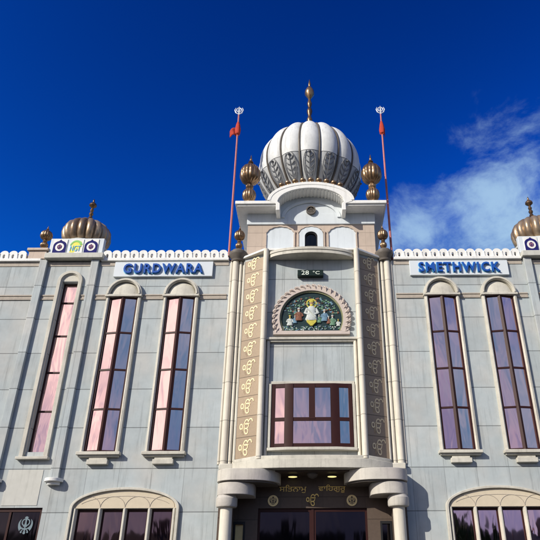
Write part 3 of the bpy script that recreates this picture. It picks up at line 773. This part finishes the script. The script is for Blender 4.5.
# writing on the lintel
text_mesh('lintel_lettering', '\u0a38\u0a3f\u0a24\u0a28\u0a3e\u0a2e\u0a41', .3, M_LINT, G, (-.56, .292, 4.47), extrude=.008, width=.78, height=.22)
text_mesh('lintel_lettering', '\u0a35\u0a3e\u0a3f\u0a39\u0a17\u0a41\u0a30\u0a42', .3, M_LINT, G, (.56, .292, 4.47), extrude=.008, width=.78, height=.22)
text_mesh('ik_onkar_symbol', '\u0a74', .3, M_LINT, G, (0, .29, 4.17), extrude=.01, width=.36, height=.33)
for s in (-1, 1):
    rd = MB().prism_y(arc(s * 1.12, 4.15, .15, .15, 0, 350, 35), .275, .299).build('roundel', M_GOLD, G)
    text_mesh('khanda_symbol', '\u262c', .2, M_PORCH, rd, (s * 1.12, .272, 4.15), extrude=.003, width=.2, height=.22)

# ------------------------------------------------------------------ tower
TY = 0.0
tw = wall_holes(-2.22, 2.22, 11.9, 13.28, TY, .4, [(-.219, .219, 12.0, 13.02)]).build('tower_wall', M_TAN, G, smooth=0)
MB().box(-2.22, 2.22, .41, 4.4, 11.9, 13.28).build('tower_block', M_TAN, G, smooth=0)
MB().box(-2.26, 2.26, TY - .05, 4.44, 13.285, 13.74).build('frieze', M_FRIEZE, G, bevel=.02)
# cusped niches
def cusp(cx, hw, ztop, zb_):
    pts = [(cx - hw, zb_), (cx - hw, ztop - .34)]
    n = 7
    for k in range(n):
        t0 = 180 - 180 * k / n; t1 = 180 - 180 * (k + 1) / n
        for q in range(1, 6):
            t = R(t0 + (t1 - t0) * q / 5)
            bul = 1 + .05 * math.sin(PI * q / 5)
            pts.append((cx + hw * math.cos(t) * bul, ztop - .34 + .32 * math.sin(t) * bul))
    pts.append((cx + hw, zb_))
    return pts
for cx in (-1.08, 1.08):
    nf = MB().ring_y(cusp(cx, .52, 13.25, 12.0), cusp(cx, .47, 13.2, 12.0), TY - .05, TY - .001).build('niche_rim', M_TAN, G)
    MB().prism_y(cusp(cx, .47, 13.2, 12.0), TY - .012, TY - .001).build('niche_panel', M_FRIEZE, nf, smooth=0)
nf = MB().ring_y(cusp(0, .48, 13.25, 12.0), cusp(0, .43, 13.2, 12.0), TY - .05, TY - .001).build('niche_rim', M_TAN, G)
o_ = [( .42, 12.0)] + arc(0, 12.86, .42, .33, 0, 180, 20) + [(-.42, 12.0)]
i_ = [( .22, 12.0)] + arc(0, 12.80, .22, .20, 0, 180, 20) + [(-.22, 12.0)]
MB().ring_y(o_, i_, TY - .03, TY + .0).build('niche_panel', M_FRIEZE, nf, smooth=0)
tww = MB().ring_y(arc(0, 12.80, .22, .20, 0, 180, 20), arc(0, 12.80, .17, .15, 0, 180, 20), TY + .02, TY + .1)
tww.box(-.22, -.18, TY + .02, TY + .1, 12.0, 12.8); tww.box(.18, .22, TY + .02, TY + .1, 12.0, 12.8); tww.box(-.18, .18, TY + .03, TY + .09, 12.42, 12.46)
two = tww.build('tower_window', M_DARK, G)
MB().prism_y([(.19, 12.0)] + arc(0, 12.80, .19, .17, 0, 180, 20) + [(-.19, 12.0)], TY - .005 + .08, TY + .11).build('pane', M_DOORG, two, smooth=0)
# cornice slabs and arched hood
CF = -.58
for s in (-1, 1):
    a, b = sorted((s * 1.16, s * 2.64))
    c = MB().box(a, b, CF, 4.7, 13.80, 13.93); c.box(*sorted((s * 1.20, s * 2.58)), CF + .06, 4.64, 13.735, 13.80)
    c.build('cornice_slab', M_WHITE, G, bevel=.015)
MB().box(-1.2, 1.2, .45, 4.7, 13.745, 13.92).build('tower_roof', M_WHITE, G)
hz = 13.86
ho = [(1.22, 13.52)] + [(1.22, hz - .06)] + arc(0, hz, 1.46, .80, 2, 178, 40) + [(-1.22, hz - .06), (-1.22, 13.52)]
hi = [(1.08, 13.52)] + [(1.08, hz - .06)] + arc(0, hz, 1.16, .60, 2, 178, 40) + [(-1.08, hz - .06), (-1.08, 13.52)]
MB().ring_y(ho, hi, CF - .012, TY).build('arched_hood', M_WHITE, G, bevel=.015)
ho2 = arc(0, hz + .07, 1.52, .79, 0, 180, 40); hi2 = arc(0, hz + .07, 1.40, .67, 0, 180, 40)
MB().ring_y(ho2, hi2, CF - .025, TY + .2).build('hood_moulding', M_WHITE, G, bevel=.01)
# ribs on the hood's underside
ur = MB()
for k in range(25):
    t = R(12 + 156 * k / 24); x, z = 1.165 * math.cos(t), hz + .605 * math.sin(t)
    ur.tube([(x, CF + .06, z), (x, TY - .02, z)], .035, 8)
ur.build('hood_fluting', M_WHITE, G)
# inner step arches on the pediment
MB().ring_y(arc(0, 13.55, 1.05, .72, 0, 180, 32), arc(0, 13.55, .93, .62, 0, 180, 32), TY - .10, TY - .052).build('pediment_moulding', M_FRIEZE, G, bevel=.01)
MB().prism_y([(1.3, 13.72)] + arc(0, hz, 1.3, .70, 0, 180, 32) + [(-1.3, 13.72)], TY - .045, TY + .4).build('pediment', M_FRIEZE, G, smooth=0)
md = MB().ring_y(arc(0, 13.83, .17, .17, 0, 360, 24), arc(0, 13.83, .13, .13, 0, 360, 24), TY - .15, TY - .052).build('medallion', M_BASE, G)
text_mesh('khanda_symbol', '\u262c', .2, M_BASE, md, (0, TY - .09, 13.83), extrude=.03, width=.2, height=.24)
# roof behind the hood, lotus plinth for the dome
DC = (-.04, 2.0, 0)
MB().lathe([(1.75, 13.92), (1.75, 14.5), (1.9, 14.55), (1.9, 14.72), (1.7, 14.8), (1.55, 15.1), (1.5, 15.3)], DC, 64).build('dome_drum', M_WHITE, G)
for k in range(9):
    t = R(90 + (k - 4) * 11.0); x, z = 1.50 * math.cos(t), hz + .07 + .79 * math.sin(t)
    pr = [(.6, 0), (.40, .3), (.45, .6), (.85, .85), (1, 1.2), (.95, 1.5), (.6, 1.85), (.25, 2.1), (.12, 2.4), (.02, 2.9)]
    MB().lathe([(a * .115, h * .115) for a, h in pr], (x, CF + .06, z - .02), 16).build('crest_bead', M_BRONZE, G)

# main dome
ZC, RD, RV = 17.12, 2.12, 2.08
def dome_pt(th, la, grow=0.0):
    r = (RD + grow) * math.cos(la); z = ZC + (RV + grow) * math.sin(la)
    if la > R(62): z += .30 * ((la - R(62)) / R(28)) ** 2.2
    return (DC[0] + r * math.cos(th), DC[1] + r * math.sin(th), z)
NG = 16
def gore_shell(la0, la1, k, rows, g=0.0):
    mb = MB(); vs = []; fs = []
    for i in range(rows + 1):
        la = la0 + (la1 - la0) * i / rows
        for j in range(NG * k):
            th = 2 * PI * j / (NG * k)
            ph = (j % k) / k
            bul = math.sin(PI * ph) ** .75
            vs.append(dome_pt(th + OFF, la, g - .13 + .13 * bul))
    K = NG * k
    for i in range(rows):
        for j in range(K): fs.append((i * K + j, i * K + (j + 1) % K, (i + 1) * K + (j + 1) % K, (i + 1) * K + j))
    mb.add(vs, fs); return mb
OFF = -PI / 2 + PI / NG
LB_ = R(-13)
dome = gore_shell(LB_, R(89), 10, 36).build('main_dome', M_DOMEW, G, smooth=50)
gore_shell(R(-62), LB_, 10, 18, -.015).build('carved_band', M_DOMEG, dome, smooth=50)
for g in range(NG):
    th = OFF + 2 * PI * g / NG
    MB().tube([dome_pt(th, R(-60 + 148 * i / 40), -.085) for i in range(41)], .036, 8).build('rib', M_RIB, dome)
    # carved leaves in the grey band, arched top edge
    tm = th + PI / NG
    mb = MB(); wd = 2 * PI / NG
    H0, H1 = -14.0, -50.0
    def lw_(u): return wd * .36 * (math.sin(PI * min(1, u * .94 + .06)) ** .55) * (1 - .35 * u)
    for s in (-1, 1):
        mb.tube([dome_pt(tm + s * lw_(u), R(H0 + (H1 - H0) * u), .004 - .05 * (lw_(u) / wd) ** 2) for u in [i / 16 for i in range(17)]], .020, 6)
        for i in range(5):
            u0 = .12 + .16 * i
            mb.tube([dome_pt(tm + s * lw_(u0) * (.12 + .72 * q), R(H0 + (H1 - H0) * (u0 + .07 - .13 * q * q)), .006 - .02 * q) for q in (0, .25, .5, .75, 1)], [.010, .018, .022, .018, .006], 6)
    mb.tube([dome_pt(tm, R(H0 + (H1 - H0) * u), .01) for u in [i / 12 for i in range(12)]], [.020 - .001 * i for i in range(12)], 6)
    mb.ell(dome_pt(tm, R(-15.5), .02), .07, .06, .045, 10, 6)
    mb.build('carved_leaf', M_LEAF, dome)
spike((DC[0], DC[1], 19.42), 3.0, .21).build('finial', M_BRONZE, dome)
MB().lathe([(.42, 19.30), (.34, 19.42), (.20, 19.52), (.16, 19.6)], DC, 32).build('finial_base', M_DOMEW, dome)
# pots on the cornice corners, front and rear
for (x, y) in ((-2.22, -.18), (2.22, -.18), (-2.2, 4.2), (2.2, 4.2)):
    pot((x, y, 13.93), 2.35, .385, 56).build('corner_pot', M_BRONZE, G)

# ------------------------------------------------------------------ signs and fittings fixed on the front
def sign(cx, word, label, lw):
    s = empty('sign_board', (cx, -.02, 11.49), label, 'sign', 'white sign boards with blue letters')
    MB().box(-1.66, 1.66, -.07, .018, -.28, .28).build('board', mat('sign_white', (.60, .65, .68), .4, var=.06), s, bevel=.01)
    w_ = lw / len(word)
    tm_ = text_mesh('letters', word, .5, M_BLUE, s, (0, -.115, 0), extrude=.03, offset=.010, width=lw, height=.36, sp=1.2)
    text_mesh('letter_rim', word, .5, M_BLUEL, tm_, (0, 0, -.032), rot=(0, 0, 0), extrude=.006, offset=.020, width=lw + .04, height=.40, sp=1.2)
    return s
sign(-4.98, 'GURDWARA', 'white board reading GURDWARA in blue letters below the left balustrade', 2.66)
sign(4.98, 'SMETHWICK', 'white board reading SMETHWICK in blue letters below the right balustrade', 2.72)
dsp = empty('digital_display', (-.03, BF - .001, 11.03), 'small dark digital display with pale digits under the curved canopy', 'display')
MB().box(-.42, .42, -.17, 0, -.11, .11).build('housing', M_PLAQ, dsp, bevel=.012)
text_mesh('digits', '28', .2, M_LED, dsp, (-.17, -.174, 0), extrude=.003, width=.24, height=.15)
text_mesh('digits', '\u00b0C', .2, M_LED, dsp, (.19, -.174, 0), extrude=.003, width=.22, height=.12)
for s, lb in ((-1, 'left'), (1, 'right')):
    l_ = empty('ceiling_light', (s * .56, -.02, 4.80), 'lit oval downlight in the porch ceiling, %s of the two' % lb, 'ceiling light', 'porch ceiling lights')
    rim = MB().lathe([(.15, -.01), (.16, -.04), (.13, -.05)], (0, 0, 0), 24); rim.v = [(x, y * .7, z) for x, y, z in rim.v]; rim.build('rim', M_BASE, l_)
    ln = MB().lathe([(.125, -.045), (.125, -.060), (.09, -.068)], (0, 0, 0), 24); ln.v = [(x, y * .7, z) for x, y, z in ln.v]; ln.build('lens', M_LAMP, l_)
tag(MB().lathe([(.15, 0), (.16, -.04), (.12, -.10), (.05, -.14), (.01, -.15)], (0, 0, 0), 24).build('dome_camera', M_BASE, None, (0, -.25, 4.80)), 'dark round fitting between the two porch downlights', 'security camera')

# ------------------------------------------------------------------ flagpoles
def flagpole(x, lb, fx):
    o = empty('flagpole', (x, .25, 11.93), lb, 'flagpole', 'flagpoles beside the dome')
    H = 6.75
    MB().lathe([(.09, 0), (.09, .08), (.042, .1), (.038, H * .5), (.032, H)], (0, 0, 0), 12).build('pole', M_POLE, o)
    MB().lathe([(.044, 5.7), (.10, 5.75), (.12, 5.95), (.085, 6.2), (.05, 6.35)], (0, 0, 0), 12, lobes=5, amp=.3).build('wrap', M_RED, o)
    # small furled cloth
    vs = []; fs = []
    for i in range(9):
        for j in range(7):
            u, v = i / 8, j / 6
            vs.append((fx * .30 * u, .06 * math.sin(6 * u + 2 * v), 6.15 - .55 * v * (1 - .55 * u) - .28 * u * u))
    for i in range(8):
        for j in range(6): fs.append((i * 7 + j, i * 7 + j + 1, (i + 1) * 7 + j + 1, (i + 1) * 7 + j))
    fl = MB().add(vs, fs).build('cloth', M_RED, o); sm = fl.modifiers.new('thick', 'SOLIDIFY'); sm.thickness = .012
    e = MB()
    e.tube([(.095 * math.cos(t), 0, H + .26 + .105 * math.sin(t)) for t in [2 * PI * i / 24 for i in range(24)]], .02, 8, closed=True)
    e.prism_y([(-.022, H + .0), (-.03, H + .24), (0, H + .46), (.03, H + .24), (.022, H + .0)], -.012, .012)
    for s in (-1, 1):
        e.tube([(s * .02, 0, H + .04), (s * .12, 0, H + .11), (s * .165, 0, H + .25), (s * .13, 0, H + .38)], [.015, .024, .022, .006], 8)
    e.build('khanda_emblem', M_STEEL, o)
    return o
flagpole(-2.86, 'pink cloth wrapped flagpole with red flag, left of the dome', -1)
flagpole(2.80, 'cloth wrapped flagpole with small dark red flag, right of the dome', .35)

# ------------------------------------------------------------------ across the road, seen in the window reflections
hx = -46
i = 0
LBL = ['brick house with a dark tiled roof across the road, behind the viewer']
while hx < 46:
    wd_ = 11.4; hh = 5.3
    h = empty('terraced_house', (hx + wd_ / 2, -48, 0), LBL[0], 'house', 'brick houses across the road')
    MB().box(-wd_ / 2, wd_ / 2, -4, 4, -.1, hh).build('wall', M_BRICK, h, smooth=0)
    MB().add([(-wd_ / 2, -4.3, hh), (wd_ / 2, -4.3, hh), (wd_ / 2, 4.3, hh), (-wd_ / 2, 4.3, hh), (-wd_ / 2, 0, hh + 2.6), (wd_ / 2, 0, hh + 2.6)],
             [(0, 1, 5, 4), (2, 3, 4, 5), (0, 4, 3), (1, 2, 5), (0, 3, 2, 1)]).build('roof', M_TILE, h, smooth=0)
    MB().box(-.5, .5, -.4, .4, hh + 1.9, hh + 3.7).build('chimney', M_BRICK, h, smooth=0)
    for wx in (-3.4, 0, 3.4):
        for wz in (.9, 3.3):
            wf = MB().box(wx - .6, wx + .6, 4.0, 4.06, wz, wz + 1.3).build('window', M_WHITE, h, smooth=0)
            MB().box(wx - .5, wx + .5, 4.061, 4.08, wz + .1, wz + 1.2).build('pane', M_DOORG, wf, smooth=0)
    hx += wd_ + 1.2; i += 1
def tree(x, y, H, rad, lb):
    o = empty('street_tree', (x, y, 0), lb, 'tree')
    tr = MB().tube([(0, 0, -.1), (.1, 0, H * .3), (0, .1, H * .6)], [.3, .22, .1], 10)
    for k in range(7):
        t = k * 2.4
        tr.tube([(0, 0, H * (.3 + .04 * k)), (rad * .6 * math.cos(t), rad * .6 * math.sin(t), H * (.55 + .05 * k))], [.1, .03], 6)
    tr.build('trunk', M_BARK, o)
    lf_ = MB(); rnd = random.Random(3)
    cl = [(rnd.uniform(-1, 1) * rad * .6, rnd.uniform(-1, 1) * rad * .6, H * rnd.uniform(.45, .9), rnd.uniform(.6, 1.3)) for _ in range(22)]
    for cx, cy, cz, r in cl:
        for _ in range(90):
            v = Vector((rnd.gauss(0, 1), rnd.gauss(0, 1), rnd.gauss(0, 1))).normalized() * r * rnd.uniform(.6, 1.05)
            p = Vector((cx, cy, cz)) + v; a = Vector((rnd.uniform(-1, 1), rnd.uniform(-1, 1), rnd.uniform(-1, 1))).normalized() * .22
            b = a.orthogonal().normalized() * .15
            lf_.add([p - a, p + b, p + a, p - b], [(0, 1, 2, 3)])
    lf_.build('crown', M_GREEN, o, smooth=0)
tree(13, -40, 8.5, 3.0, 'leafy street tree in front of the brick houses across the road')
